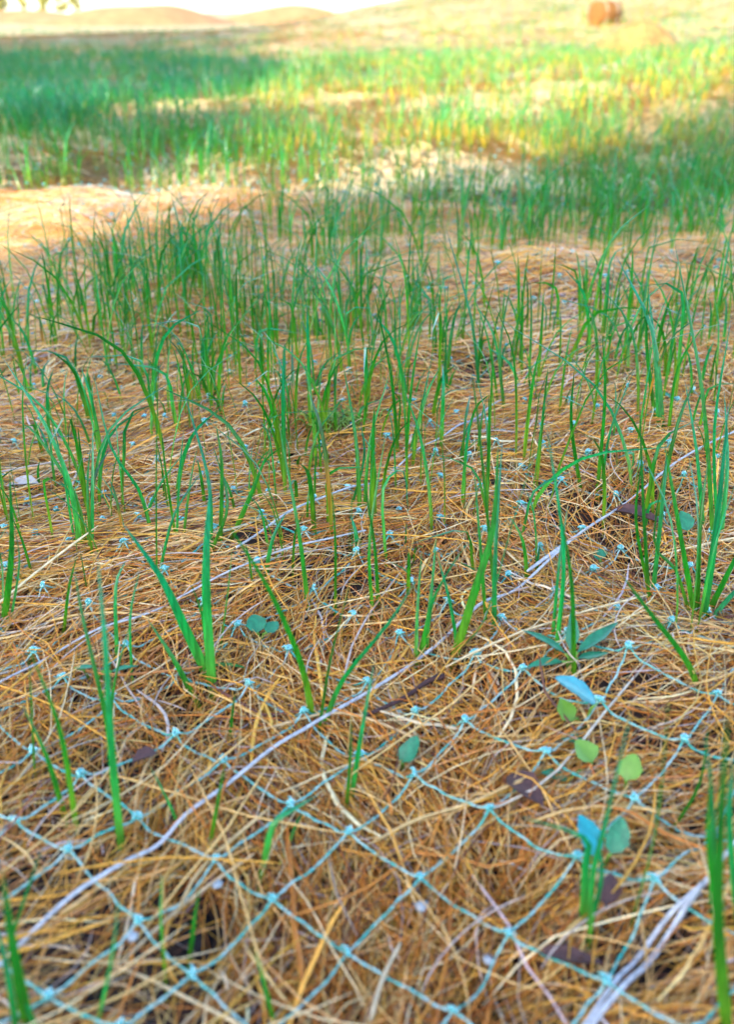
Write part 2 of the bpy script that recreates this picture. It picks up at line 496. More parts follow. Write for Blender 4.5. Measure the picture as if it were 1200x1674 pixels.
def net_xy(i, j):
    if (i, j) in KN: return at(*KN[(i, j)], .012)[:2]
    p = NET_0 + NET_A * i + NET_B * j
    return p + np.array([lattice(np.array(i), np.array(j), 51) - .5, lattice(np.array(i), np.array(j), 52) - .5]) * .012
def net_z(p, i=0, j=0):
    return float(ground_z(p[0], p[1])) + max(.0112, .0138 - max(p[1] - .33, 0) * .02) + (float(lattice(np.array(i), np.array(j), 53)) - .5) * .0025
def visible(p, m=.04, far=2.3):
    return .12 < p[1] < far and abs(p[0]) < .40 * math.hypot(p[1], CAM_H) + m
knots = {}
for i in range(-70, 90):
    for j in range(-70, 70):
        p = net_xy(i, j)
        if visible(p): knots[(i, j)] = np.array([p[0], p[1], net_z(p, i, j)])
def strand(keys):
    """one run of thread through neighbouring knots: two filaments twisted round each other"""
    near = min(knots[k][1] for k in keys) < .62
    pts = []
    for a, b in zip(keys[:-1], keys[1:]):
        A, B = knots[a], knots[b]
        m = 7 if near else 3
        for q in range(m):
            t = q / m
            p = A + (B - A) * t
            z = float(ground_z(p[0], p[1]))
            sag = math.sin(t * math.pi) * (.0002 + .0026 * float(lattice(np.array(a[0] * 3 + b[0]), np.array(a[1] * 5 + b[1]), 57)))
            hov = .0125 if p[1] < .27 else max(.0050, .0125 - (p[1] - .27) * .05)
            p[2] = max(z + hov, p[2] * .4 + .6 * (z + hov)) - sag if q else p[2]
            if q: p[:2] += np.random.default_rng(abs(hash((a, b, q))) % 2**31).normal(0, .0003, 2)
            pts.append(p)
    pts.append(knots[keys[-1]])
    pts = smooth_path(np.array(pts), len(pts) * (3 if near else 1)) if len(pts) > 2 else np.array(pts)
    mb = MB()
    if near:
        ln = np.r_[0, np.cumsum(np.linalg.norm(np.diff(pts, axis=0), axis=1))]
        t = np.gradient(pts, axis=0); t /= np.linalg.norm(t, axis=1)[:, None]
        a = np.cross(t, [0, 0, 1.0]); b = np.cross(a, t)
        for ph in (0, math.pi):
            an = ln / .009 * 2 * math.pi + ph
            mb.tube(pts + .00028 * (np.cos(an)[:, None] * a + np.sin(an)[:, None] * b), .00032, 6)
    else:
        mb.tube(pts, .00045, 4)
    net_child(link('strand', mb.mesh('strand'), M_net, net))
for fixed, lo, hi in ((0, -70, 90), (1, -70, 70)):
    for a in range(-90, 91):
        run = []
        for b in range(lo, hi):
            k = (b, a) if fixed == 0 else (a, b)
            if k in knots and knots[k][1] < 1.7: run.append(k)
            else:
                if len(run) > 1: strand(run)
                run = []
        if len(run) > 1: strand(run)
def knot_mesh(seed, n1=9, k1=5):
    r = random.Random(seed); mb = MB()
    # overhand lump: three tight loops and two ears
    for q in range(3):
        ax = Vector((r.gauss(0, 1), r.gauss(0, 1), r.gauss(0, 1))).normalized()
        u = ax.orthogonal().normalized(); w = ax.cross(u)
        pts = [tuple((u * math.cos(a) + w * math.sin(a)) * .0013 + ax * .0004 * math.sin(2 * a)) for a in np.linspace(0, 2 * math.pi, n1)]
        mb.tube(pts, .00075, k1)
    for q in range(2):
        a = r.uniform(0, 6.28)
        mb.tube([(0, 0, 0), (.0017 * math.cos(a), .0017 * math.sin(a), .0008), (.003 * math.cos(a + .3), .003 * math.sin(a + .3), .0003)], [.0007, .0006, .0004], 5)
    return mb.mesh('knot')
kms = [knot_mesh(i) for i in range(6)]; kms_far = [knot_mesh(i, 6, 3) for i in range(6)]
order = sorted(knots.items(), key=lambda kv: kv[1][1])
far_v, far_f, ofs = [], [], 0
for q, (key, p) in enumerate(order):
    m = kms[q % 6]
    if q < 290:
        o = net_child(link('knot', m, M_knot, net))
        o.location = tuple(p + np.array([0, 0, .0008])); o.rotation_euler = (0, 0, random.uniform(0, 6.28)); o.scale = tuple(random.uniform(.75, 1.15) for _ in range(3))
    else:
        if random.random() > 1.35 - p[1] * .5: continue
        s_ = random.uniform(.75, 1.35); m = kms_far[q % 6]
        co = np.array([v.co for v in m.vertices]) * s_ + p + np.array([0, 0, .0015])
        far_v.append(co); far_f += [tuple(i + ofs for i in pl.vertices) for pl in m.polygons if len(pl.vertices) == 4]; ofs += len(co)
o = net_child(link('knot', mesh_from('knot', np.concatenate(far_v), np.array(far_f)), M_knot, net)); o['kind'] = 'stuff'
# pale cords, laced in parallel through the net
c1 = [at(px, py, .014)[:2] for px, py in ((30, 1540), (280, 1355), (500, 1190), (730, 1030), (930, 890), (1050, 800))]
c2 = [at(px, py, .014)[:2] for px, py in ((950, 1674), (1060, 1545), (1150, 1440), (1195, 1390))]
def cord(line, r=.00075, ext=(.25, 1.2)):
    line = [np.array(p) for p in line]
    d0 = (line[0] - line[1]) / np.linalg.norm(line[0] - line[1]); d1 = (line[-1] - line[-2]) / np.linalg.norm(line[-1] - line[-2])
    line = [line[0] + d0 * ext[0]] + line + [line[-1] + d1 * ext[1]]
    n = 90
    P = smooth_path(np.array([[p[0], p[1], 0] for p in line]), n)
    P[:, :2] += np.stack([(noise(P[:, 0] * 22, P[:, 1] * 22, 61) - .5), (noise(P[:, 0] * 22, P[:, 1] * 22, 62) - .5)], 1) * .0018
    P[:, 2] = ground_z(P[:, 0], P[:, 1]) + .0140 + (noise(P[:, 0] * 30, P[:, 1] * 30, 63) - .62) * .008
    # four-ply laid cord
    mb = MB()
    P = smooth_path(P, 700)
    t = np.gradient(P, axis=0); t /= np.linalg.norm(t, axis=1)[:, None]
    a = np.cross(t, [0, 0, 1.0]); b = np.cross(a, t)
    ln = np.r_[0, np.cumsum(np.linalg.norm(np.diff(P, axis=0), axis=1))]
    for q in range(3):
        an = ln / .016 * 2 * math.pi + q * 2.094
        mb.tube(P + r * .34 * (np.cos(an)[:, None] * a + np.sin(an)[:, None] * b), r * .76, 6)
    net_child(link('cord', mb.mesh('cord'), M_cord, net))
cord(c1); cord(c2, .0009, ext=(.1, 1.4))
c3 = [at(px, py, .014)[:2] for px, py in ((600, 790), (680, 738), (760, 690))]
cord(c3, .0006, (.12, .2))
c4 = [at(px, py, .014)[:2] for px, py in ((10, 1105), (130, 1040), (260, 985))]
cord(c4, .0005, (.1, .12))

# ------------------------------------------------------------------ grass
def blade_mesh(path, w, face, tint, n=11, fold=.35):
    """a folded, tapering grass leaf along a 3-D path; w = greatest width, face = heading of its flat side"""
    P = smooth_path(path, n)
    t = np.gradient(P, axis=0); t /= np.linalg.norm(t, axis=1)[:, None]
    side = np.array([math.cos(face), math.sin(face), 0.0])
    a = side[None] - t * (t @ side)[:, None]; a /= np.linalg.norm(a, axis=1)[:, None] + 1e-9
    b = np.cross(t, a)
    u = np.linspace(0, 1, n)
    prof = np.minimum(.45 + u * 2.2, 1) * np.clip(1 - u ** 2.6, 0, 1) ** .8
    prof[-1] = .02
    h = (w / 2 * prof)[:, None]
    v = np.stack([P - a * h + b * h * fold, P, P + a * h + b * h * fold], 1).reshape(-1, 3)
    f = []
    for i in range(n - 1):
        for j in range(2):
            f.append((i * 3 + j, i * 3 + j + 1, i * 3 + j + 4, i * 3 + j + 3))
    return v, np.array(f), np.tile(tint, (len(v), 1)), np.repeat(u, 3)

def rand_tint(sunlit_share=0.0):
    k = random.random()
    if sunlit_share >= 0 and random.random() < .02: return np.array([9, .9, 4.0]) * random.uniform(.7, 1.0)   # withered
    if random.random() < sunlit_share: return np.array([11, 1.9, 5.0]) * random.uniform(.8, 1.15)     # pale yellow, sunlight put into the tint
    if k < .36: c = np.array([.4, 1.25, 4.6])       # bluish
    elif k < .45: c = np.array([1.8, 1.15, .9])    # yellower
    else: c = np.array([1.0, 1.0, 1.0])
    return c * random.uniform(.75, 1.25)

LAND = [(860, 515, 'pale straw hump'), (545, 690, 'curly moss clump'), (280, 520, 'dense left grass clump'), (40, 785, 'pale leaf flake')]
SHORT = ['broad bladed tuft', 'low leftward blade', 'tall two bladed sprout', 'bluish arching pair', 'left edge tuft', 'leaning left tuft', 'very tall thin blade', 'crossing blade pair', 'three thin short blades', 'thin rear sprout', 'sprout behind broad leaf', 'single teal blade', 'slim central blade', 'spreading cord tuft', 'thin sprout below centre', 'tiny green blade', 'tiny dark blade', 'short cord blade', 'folded blade', 'bottom left tuft', 'thin corner blade', 'yellowish blurred blade', 'faint bottom blade', 'soil hollow blade', 'narrow cord tuft', 'largest bright tuft', 'thin upright central tuft', 'slender tuft above seedling', 'upright sprout near right', 'thick right edge clump', 'lying right blade', 'blurred foreground tuft', 'curving foreground blade', 'bottom right tuft', 'tall leftward upper blade', 'dark thick right tuft', 'tallest right grass', 'slim pair before hump', 'upright upper sprout', 'sprout before moss clump', 'forked sprout by hump']
def tuft(base, blades, label, group='grass sprouts growing through the straw', name='grass_tuft'):
    """blades: list of (pixel path, width in mm[, depth lean]); the first pixel is where the leaf leaves the straw"""
    b0 = at(*base, .006)
    root = empty(name, (b0[0], b0[1], b0[2] + .004))
    tag(root, label, 'grass', group); LAND.append((base[0], base[1], SHORT.pop(0)))
    for bl in blades:
        pts, w = bl[0], bl[1]; lean = bl[2] if len(bl) > 2 else random.uniform(-.02, .03)
        g0 = at(*pts[0], .008)
        y0 = g0[1]; P = []
        tot = sum(math.dist(a, b) for a, b in zip(pts[:-1], pts[1:])); run = 0
        for q, p in enumerate(pts):
            if q: run += math.dist(pts[q - 1], p)
            P.append(on_plane(p[0], p[1], y0 + lean * (run / tot) ** 1.5))
        P = np.array(P); d = P[0] - P[1]; d /= np.linalg.norm(d)
        P = np.vstack([P[0] + d * .012, P])
        v, f, c, u = blade_mesh(P, w * .84 / 1000, random.gauss(0, .55), rand_tint(-1), 13)
        me = mesh_from('blade', v - np.array(root.location), f, c, u)
        link('blade', me, M_grass, root)
    return root

tuft((348, 1115), [([(346, 1118), (337, 980), (338, 880), (345, 785)], 5.4, .01), ([(336, 1100), (300, 1025), (262, 945), (198, 853)], 6.2, -.01),
                   ([(360, 1050), (372, 960), (379, 893)], 3.2), ([(352, 1084), (400, 1090), (450, 1130), (503, 1183)], 3.4, -.02),
                   ([(340, 1105), (330, 1010), (310, 950)], 2.6)], 'broad bladed grass tuft left of centre, its widest leaf upright')
tuft((312, 1132), [([(313, 1132), (282, 1075), (238, 1008)], 3.4)], 'single short blade leaning left, just below the broad bladed tuft')
tuft((195, 1370), [([(196, 1372), (182, 1230), (172, 1060), (158, 903)], 3.6, .02), ([(182, 1230), (168, 1150), (135, 1010), (120, 925)], 2.6, .02),
                   ([(180, 1190), (188, 1110), (215, 1010)], 1.8, .02)], 'tall two bladed sprout standing left of the broad bladed tuft')
tuft((120, 1340), [([(122, 1345), (103, 1225), (82, 1150), (42, 1050)], 3.2, .01), ([(100, 1320), (75, 1237), (33, 1147)], 3.0, .01),
                   ([(55, 1260), (50, 1150), (46, 1060)], 1.4)], 'bluish pair of arching blades near the left edge above the cord')
tuft((18, 1010), [([(6, 1015), (18, 900), (15, 768)], 4.2), ([(16, 1010), (30, 920), (22, 860)], 3.0), ([(2, 1000), (2, 930), (-8, 880)], 3)], 'grass tuft cut off by the left edge at mid height')
tuft((130, 890), [([(130, 892), (112, 790), (70, 690), (2, 582)], 4.0, .03), ([(148, 885), (150, 790), (151, 690)], 4.0), ([(138, 888), (122, 810), (60, 712), (30, 690)], 2.8),
                  ([(120, 885), (100, 760), (85, 690)], 3.0)], 'leaning grass tuft on the left with one blade arching to the left edge')
tuft((257, 940), [([(257, 942), (256, 760), (261, 500)], 3.0, .02), ([(262, 930), (285, 840), (330, 770)], 2.2)], 'very tall thin upright blade left of the broad bladed tuft')
tuft((240, 860), [([(244, 862), (225, 800), (180, 730), (150, 600)], 3.4, .02), ([(235, 850), (262, 790), (300, 740)], 2.4)], 'blade pair crossing behind the very tall thin blade')
tuft((115, 1018), [([(104, 1025), (112, 960), (126, 905)], 2.2), ([(190, 1072), (188, 960), (206, 915)], 2.8), ([(215, 1110), (212, 1010), (228, 930)], 1.8)], 'three thin short blades below the leaning tuft on the left')
tuft((290, 880), [([(288, 876), (292, 780), (300, 700)], 2.4), ([(300, 870), (310, 790), (322, 730)], 2.2), ([(285, 870), (270, 770), (262, 690)], 2.0)], 'thin grass sprout behind the broad bladed tuft')
tuft((345, 890), [([(345, 885), (340, 780), (300, 640)], 3.2), ([(360, 880), (362, 760), (352, 690)], 3.0), ([(350, 890), (372, 820), (345, 720)], 2.4)], 'grass sprout rising directly behind the broad upright leaf')
tuft((392, 850), [([(388, 858), (413, 800), (440, 732)], 3.6, .0)], 'single teal blade leaning right, midway up left of centre')
tuft((502, 980), [([(503, 984), (487, 860), (455, 690)], 3.0, .02), ([(548, 990), (548, 880), (540, 780)], 1.8)], 'slim blade leaning left in the middle of the picture')
tuft((518, 1185), [([(524, 1188), (541, 1080), (576, 940)], 3.2, .01), ([(512, 1176), (492, 1085), (440, 965), (364, 845)], 3.4, -.02),
                   ([(532, 1180), (562, 1110), (635, 1020), (686, 940)], 3.0, .0), ([(505, 1165), (495, 1100), (488, 1060)], 1.6)], 'spreading grass tuft beside the pale cord in the centre')
tuft((570, 1310), [([(568, 1312), (573, 1240), (575, 1165)], 2.2), ([(576, 1290), (592, 1190), (613, 1076)], 2.8)], 'thin upright sprout between cord and netting below centre')
tuft((378, 1200), [([(376, 1202), (380, 1160), (385, 1130)], 1.8)], 'tiny green blade in straw below the broad bladed tuft')
tuft((360, 1340), [([(345, 1372), (358, 1300), (369, 1240)], 2.0)], 'tiny dark blade crossing the pale cord at lower left')
tuft((283, 1340), [([(289, 1345), (266, 1295), (243, 1250)], 2.2)], 'short blade leaning left over the pale cord')
tuft((432, 1415), [([(428, 1420), (445, 1350), (475, 1325), (522, 1298)], 3.4, .01), ([(475, 1370), (490, 1335), (512, 1315)], 1.8)], 'short folded blade lying right, above the netting knots')
tuft((20, 1660), [([(45, 1680), (22, 1560), (2, 1420)], 4.6, .0), ([(30, 1690), (14, 1590), (-10, 1500)], 4.6), ([(60, 1690), (25, 1600), (10, 1480)], 3.0)], 'blurred grass tuft in the bottom left corner')
tuft((60, 1500), [([(20, 1530), (50, 1440), (70, 1380)], 2.0)], 'thin blurred blade above the bottom left tuft')
tuft((172, 1640), [([(160, 1662), (182, 1560), (194, 1455)], 2.2, .0)], 'single yellowish blurred blade at bottom left')
tuft((435, 1655), [([(446, 1670), (432, 1610), (412, 1540)], 2.0, .0)], 'faint short blade at the bottom middle below the knots')
tuft((312, 1560), [([(308, 1575), (316, 1510), (326, 1448)], 2.2, .0), ([(268, 1580), (262, 1500), (265, 1420)], 1.6)], 'dark blade growing out of the black soil hollow')
tuft((690, 1065), [([(688, 1068), (702, 1000), (714, 870)], 3.4), ([(680, 1075), (683, 985), (690, 900)], 2.4), ([(698, 1060), (706, 990), (736, 930), (770, 880)], 2.4)], 'narrow grass tuft right of centre touching the pale cord')
tuft((750, 1060), [([(745, 1064), (776, 965), (806, 860), (815, 720)], 5.4, .01), ([(809, 1024), (811, 900), (822, 715)], 3.6), ([(752, 1062), (795, 1010), (838, 860), (890, 690)], 3.8, .0),
                   ([(748, 1055), (735, 980), (710, 890)], 2.4), ([(795, 1010), (785, 880), (775, 760)], 2.6), ([(812, 1000), (800, 860), (782, 680), (770, 600)], 3.4)], 'largest bright green tuft right of centre, blades fanning upward')
tuft((610, 990), [([(608, 995), (604, 880), (632, 700)], 2.6), ([(618, 985), (612, 890), (590, 760)], 2.4), ([(630, 908), (626, 800), (660, 770), (668, 850)], 2.4)], 'thin upright tuft just right of the picture centre')
tuft((925, 1050), [([(912, 1048), (922, 900), (893, 690)], 2.8), ([(938, 1095), (935, 960), (918, 840)], 3.0), ([(905, 1035), (915, 920), (930, 820)], 2.2), ([(940, 1060), (930, 920), (870, 880)], 1.6)], 'slender tuft above the five leaved seedling')
tuft((1063, 975), [([(1063, 982), (1053, 820), (1046, 640)], 3.4), ([(1068, 970), (1086, 800), (1090, 740)], 3.0), ([(1060, 960), (1040, 850), (1052, 740)], 2.4)], 'upright grass sprout left of the right edge clump')
tuft((1145, 1005), [([(1150, 1010), (1172, 860), (1192, 660)], 5.0), ([(1135, 1005), (1110, 860), (1086, 720)], 4.0), ([(1160, 1000), (1195, 930), (1230, 860)], 4.0), ([(1140, 1000), (1145, 860), (1160, 740)], 3.4),
                    ([(1128, 1000), (1105, 930), (1070, 880), (1100, 700)], 2.4), ([(1165, 1010), (1210, 960), (1250, 940)], 3.4)], 'thick grass clump against the right edge at mid height')
tuft((1125, 1085), [([(1142, 1122), (1120, 1075), (1062, 1000), (1016, 938)], 3.4, -.01)], 'blade lying down to the left beside the right clump')
tuft((960, 1530), [([(962, 1532), (968, 1430), (988, 1350), (1035, 1150)], 3.6, .0), ([(955, 1500), (958, 1420), (955, 1370), (845, 1334)], 3.6, .0), ([(965, 1520), (985, 1430), (975, 1360)], 2.6)], 'blurred foreground tuft below the round leaved seedling')
tuft((1040, 1490), [([(1038, 1498), (1072, 1370), (1088, 1240), (1096, 1110)], 3.4, .0), ([(1105, 1350), (1145, 1280), (1160, 1180)], 1.8, .0)], 'single foreground blade curving up, right of the blurred tuft')
tuft((1178, 1600), [([(1192, 1690), (1176, 1520), (1180, 1350), (1192, 1160)], 4.6, .0), ([(1165, 1480), (1168, 1330), (1152, 1190)], 3.2, .0), ([(1205, 1500), (1192, 1350), (1200, 1230)], 4.0, .0), ([(1180, 1560), (1160, 1380), (1165, 1240)], 2.6, .0)], 'dark blurred grass tuft in the bottom right corner')
tuft((785, 645), [([(785, 645), (771, 520), (728, 368)], 4.0), ([(780, 640), (790, 540), (812, 450)], 3.4)], 'tall blade leaning left in the upper middle')
tuft((1085, 690), [([(1085, 690), (1068, 540), (1008, 418)], 6.0, .03), ([(1078, 690), (1072, 580), (1060, 470)], 4.6), ([(1095, 700), (1110, 600), (1160, 520)], 3.4), ([(1072, 680), (1058, 560), (1062, 460)], 4)], 'dark thick tuft right of the pale straw hump')
tuft((1165, 830), [([(1168, 880), (1150, 640), (1102, 388)], 4.6, .03), ([(1172, 860), (1168, 700), (1196, 520)], 3.4), ([(1180, 870), (1190, 760), (1185, 640)], 3.4), ([(1150, 860), (1140, 740), (1120, 620)], 3.0)], 'tallest grass at the right edge bending left at its tips')
tuft((975, 790), [([(978, 795), (990, 650), (985, 540)], 3.0), ([(948, 792), (934, 690), (940, 600)], 3.2), ([(985, 790), (1000, 700), (1040, 600)], 2.4)], 'pair of slim blades in front of the pale straw hump')
tuft((665, 745), [([(664, 748), (672, 640), (690, 520)], 3.0), ([(650, 740), (640, 620), (610, 470)], 3.2), ([(670, 740), (690, 660), (705, 590)], 2.6)], 'upright grass sprout above the picture centre')
tuft((590, 830), [([(588, 838), (582, 720), (560, 590)], 3.4), ([(596, 830), (605, 720), (640, 600)], 3.0), ([(575, 830), (596, 750), (590, 690)], 3.2)], 'grass sprout in front of the curly moss clump')
tuft((820, 660), [([(825, 670), (818, 570), (838, 450)], 3.4), ([(815, 660), (800, 560), (770, 470)], 3.0)], 'forked grass sprout left of the pale straw hump')

# the rest of the sprouts, scattered with the patchiness of the sown strip
patches = []        # x, y, rx, ry, weight
def patch(px, py, rx, ry, w):
    p = flat_at(px, py); patches.append((p[0], p[1], rx, ry, w))
patch(280, 520, .09, .12, 2.2); patch(100, 560, .09, .14, 1.3); patch(600, 520, .2, .2, .35); patch(450, 400, .25, .3, .3); patch(150, 720, .14, .12, .4); patch(420, 640, .12, .12, .2)
patch(1060, 380, .14, .25, 1.2); patch(1180, 270, .35, .5, 1.1); patch(850, 400, .3, .3, .2); patches.append((-1.05, 2.8, .38, .8, 2.6))
patch(870, 540, .10, .10, -1.4); patch(60, 390, .22, .16, -1.4); patch(980, 560, .1, .1, -.8)
patch(1080, 560, .05, .1, .9); patches.append((-1.6, 4.6, .9, 2.2, 1.1)); patches.append((-1.6, 9.5, 1.6, 3.2, 1.4))
def density(x, y):
    d = np.interp(y, [.38, .46, .55, .65, .8, 1.0, 1.2, 1.5, 2.0, 3, 5, 9], [.05, .9, 1.6, 1.9, 1.15, .62, .5, .5, .8, 1.5, 1.3, .6])
    for px, py, rx, ry, w in patches:
        d = d + w * np.exp(-((x - px) / rx) ** 2 - ((y - py) / ry) ** 2)
    n_ = noise(x * 9, y * 7, 71) * .7 + noise(x * 3, y * 2.4, 72) * .5
    return np.clip(d, .02, 6) * np.clip((n_ - .36) * 3.2, .08, 1.6)

def sprout_blades(x, y, hscale, nb, wscale=1.0, n=8):
    z = float(ground_z(x, y))
    out = []
    for _ in range(nb):
        h = random.uniform(.040, .115) * hscale
        a = random.uniform(0, 6.28); lean = abs(random.gauss(0, .30)) * h; curl = random.uniform(0, .5) * lean
        o = np.array([random.gauss(0, .004), random.gauss(0, .004), 0])
        b = np.array([x, y, z - .006]) + o
        d = np.array([math.cos(a), math.sin(a), 0])
        droop = random.random() < .2
        P = [b, b + d * lean * .15 + [0, 0, h * .42], b + d * (lean * .55) + [0, 0, h * .78],
             b + d * (lean * 1.1 + curl + (.35 * h if droop else 0)) + [0, 0, h * (.82 if droop else 1.0)]]
        out.append((P, random.uniform(.0011, .0027) * wscale, random.uniform(0, 3.14), (np.array([.4, 1.15, 5.5]) * random.uniform(.7, 1.1) if y > 2.2 and x < -.45 and random.random() < .7 else rand_tint(.8 if y > 2.2 and x > -.25 - .03 * y else 0))))  # blade tint stands in for light: bluish in left shade, yellow in sun
    return out, np.array([x, y, z])

cand = []
N = 9000
x, y = scatter(N, .38, 2.6, .02)
dd = density(x, y); keep = rng.random(N) < dd * .22
extra = []
while len(extra) < 140:
    yy = .44 + .46 * random.random() ** .8; xx = random.uniform(-.39, .39) * math.hypot(yy, CAM_H)
    if all((xx - a) ** 2 + (yy - b) ** 2 > .016 ** 2 for a, b in extra): extra.append((xx, yy))
cand = sorted(list(zip(x[keep], y[keep])) + extra, key=lambda p: p[1])
hand = [o.location.copy() for o in bpy.data.objects if o.name.startswith('grass_tuft')]
def project(p):
    d = depth_of(p)
    up = (p[2] - CAM_H) * math.cos(PITCH) + p[1] * math.sin(PITCH)
    return np.array([IW / 2 + FPX * p[0] / d, IH / 2 - FPX * up / d])
used_labels = {}
COUNT = {1: 'single bladed', 2: 'two bladed', 3: 'three bladed', 4: 'four bladed'}
def sprout_label(b0, bl):
    q = project(b0)
    tips = np.mean([project(np.array(P[-1])) for P, *_ in bl], 0); d = tips - q
    hgt = -d[1]; size = 'tall' if hgt > 130 else ('short' if hgt < 75 else '')
    pose = 'leaning left' if d[0] < -.16 * hgt else ('leaning right' if d[0] > .16 * hgt else 'upright')
    L = sorted(LAND, key=lambda l: (l[0] - q[0]) ** 2 + ((l[1] - q[1]) * 1.4) ** 2)[:4]
    for l in L:
        dx, dy = q[0] - l[0], q[1] - l[1]
        rel = ('left of' if dx < 0 else 'right of') if abs(dx) > abs(dy) * .8 else ('behind' if dy < 0 else 'in front of')
        t = f'{size} {COUNT[len(bl)]} grass sprout {pose}, {rel} the {l[2]}'.strip()
        if t not in used_labels: used_labels[t] = 1; return t
    return 'thin green sprout in the dense shaded band of grass across the picture'
made = 0; rest = []
for x_, y_ in cand:
    if y_ < .75 and any((h.x - x_) ** 2 + (h.y - y_) ** 2 < .018 ** 2 for h in hand): continue
    if made < 262:
        nb = random.choice((1, 2, 2, 3, 3, 4)) if y_ > .7 else random.choice((1, 1, 2, 2, 3))
        bl, b0 = sprout_blades(x_, y_, random.uniform(.65, 1.15) * (.75 if y_ < .5 else 1), nb, 1.0 if y_ > .9 else 1.15, 9)
        root = empty('grass_sprout', b0); tag(root, sprout_label(b0, bl), 'grass', 'slim grass sprouts in the straw')
        for P, w, fc, ti in bl:
            v, f, c, u = blade_mesh(P, w, fc, ti, 9)
            link('blade', mesh_from('blade', v - b0, f, c, u), M_grass, root)
        made += 1
    else: rest.append((x_, y_))
# beyond: the mass of grass no one could count
V, Fc, C, U, of = [], [], [], [], 0
def add_far(x_, y_, hs, nb, ws, n):
    global of
    bl, _ = sprout_blades(x_, y_, hs, nb, ws)
    for P, w, fc, ti in bl:
        v, f, c, u = blade_mesh(P, w, fc, ti, n)
        V.append(v); Fc.append(f + of); C.append(c); U.append(u); of += len(v)
for x_, y_ in rest: add_far(x_, y_, random.uniform(.8, 1.2), random.choice((2, 3, 4)), 1.1, 6)
x, y = scatter(12000, 2.2, 6.5, .1); keep = rng.random(12000) < density(x, y) * .34
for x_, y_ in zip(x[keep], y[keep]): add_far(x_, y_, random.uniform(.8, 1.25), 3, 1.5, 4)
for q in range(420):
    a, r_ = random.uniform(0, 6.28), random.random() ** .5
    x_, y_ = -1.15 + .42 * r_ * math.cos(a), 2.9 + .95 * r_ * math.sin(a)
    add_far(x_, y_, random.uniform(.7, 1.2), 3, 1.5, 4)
x, y = scatter(15000, 6, 22, .3); keep = rng.random(15000) < (density(x, y) * .5 + .3 * (x > .5) + .5 * ((x > .5) & (y > 9)))
keep &= ~((y > 19) & (x < -1))
for x_, y_ in zip(x[keep], y[keep]): add_far(x_, y_, random.uniform(.45, .95) * (1.35 if x_ > .5 and y_ > 9 else 1), 2, 2.6, 4)
o = link('grass', mesh_from('grass', np.concatenate(V), np.concatenate(Fc), np.concatenate(C), np.concatenate(U)), M_grass)
tag(o, 'soft blurred grass growing thinly over the distant ground', 'grass', kind='stuff')

# ------------------------------------------------------------------ seedlings and leaf litter
def leaf_mesh(length, width, cup=.25, curl=.3, n=8, pointed=1.0, notch=0.0):
    """a broad leaf from its stalk at the origin along +Y, cupped about the midrib"""
    v, f = [], []
    for i in range(n + 1):
        u = i / n
        w = width / 2 * random.uniform(.9, 1.1) * (math.sin(math.pi * u ** .8) ** (.7 if pointed < 1 else 1.0)) + width * .03
        if i == n: w = width * (.02 + .12 * (1 - pointed))
        zc = -curl * length * (u ** 2) * .5
        for j in range(-2, 3):
            q = j / 2
            v.append((q * w * (random.uniform(.9, 1.06) if abs(j) == 2 else 1) + .04 * length * math.sin(u * 3), u * length + (notch * length * (1 - abs(q)) * -1 if i == n else 0), zc + cup * abs(q) ** 1.5 * w))
    for i in range(n):
        for j in range(4):
            a = i * 5 + j; f.append((a, a + 1, a + 6, a + 5))
    nv = len(v); th = .00025
    v += [(a, b, c - th) for a, b, c in v]
    f += [tuple(reversed([i + nv for i in q])) for q in f[:]]
    me = bpy.data.meshes.new('leaf'); me.from_pydata(v, [], f)
    me.polygons.foreach_set('use_smooth', [True] * len(me.polygons))
    return me

def seedling(base, label, leaves, name='seedling', stem=None, lift=.010):
    b0 = at(*base, lift)
    root = empty(name, (b0[0], b0[1], b0[2] + lift * .5)); tag(root, label, 'seedling')
    for (px, py, length, width, heading, pitch, mat, hgt) in leaves:
        p = at(px, py, lift + hgt); p[2] += lift + hgt
        o = link('leaf', leaf_mesh(length, width, random.uniform(.15, .3), random.uniform(.1, .4), pointed=.6 if width > length * .5 else 1), mat, root)
        o.location = tuple(p - np.array(root.location)); o.rotation_euler = (pitch, random.uniform(-.15, .15), heading)
        mb = MB()
        d = np.array(root.location) - p
        mb.tube([p - np.array(root.location), -d * .5 + [0, 0, .002], (0, 0, -.006)], [.0006, .0007, .0008], 5)
        link('stalk', mb.mesh('stalk'), M_leaf_pale, root)
    return root
R = math.radians
seedling((958, 1165), 'seedling with one large smooth blue green leaf at lower right', [
    (975, 1150, .0200, .0135, R(78), R(32), M_leaf_blue, .008), (930, 1180, .010, .008, R(20), R(45), M_leaf_pale, .000)])
seedling((968, 1240), 'pale green seedling under the large smooth leaf', [
    (962, 1212, .011, .006, R(80), R(10), M_leaf, -.002), (968, 1246, .0105, .0095, R(30), R(30), M_leaf_pale, .001), (930, 1276, .011, .006, R(75), R(15), M_leaf, -.002)])
seedling((1025, 1280), 'small bright leaf standing behind a foreground blade', [(1024, 1275, .0105, .0095, R(-35), R(50), M_leaf_pale, .004)])
seedling((990, 1400), 'two rounded bluish leaves hidden behind the foreground blades', [
    (975, 1400, .015, .008, R(20), R(40), M_leaf_blue, .005), (1000, 1395, .013, .008, R(-25), R(45), M_leaf, .005)])
seedling((935, 1078), 'small five leaved seedling like an open star', [
    (925, 1068, .021, .0055, R(68), R(22), M_leaf, .003), (945, 1066, .025, .0060, R(-55), R(25), M_leaf, .003),
    (932, 1062, .017, .0062, R(5), R(65), M_leaf, .004), (946, 1076, .014, .0058, R(-78), R(8), M_leaf, .002), (920, 1082, .016, .005, R(98), R(5), M_leaf, .002)])
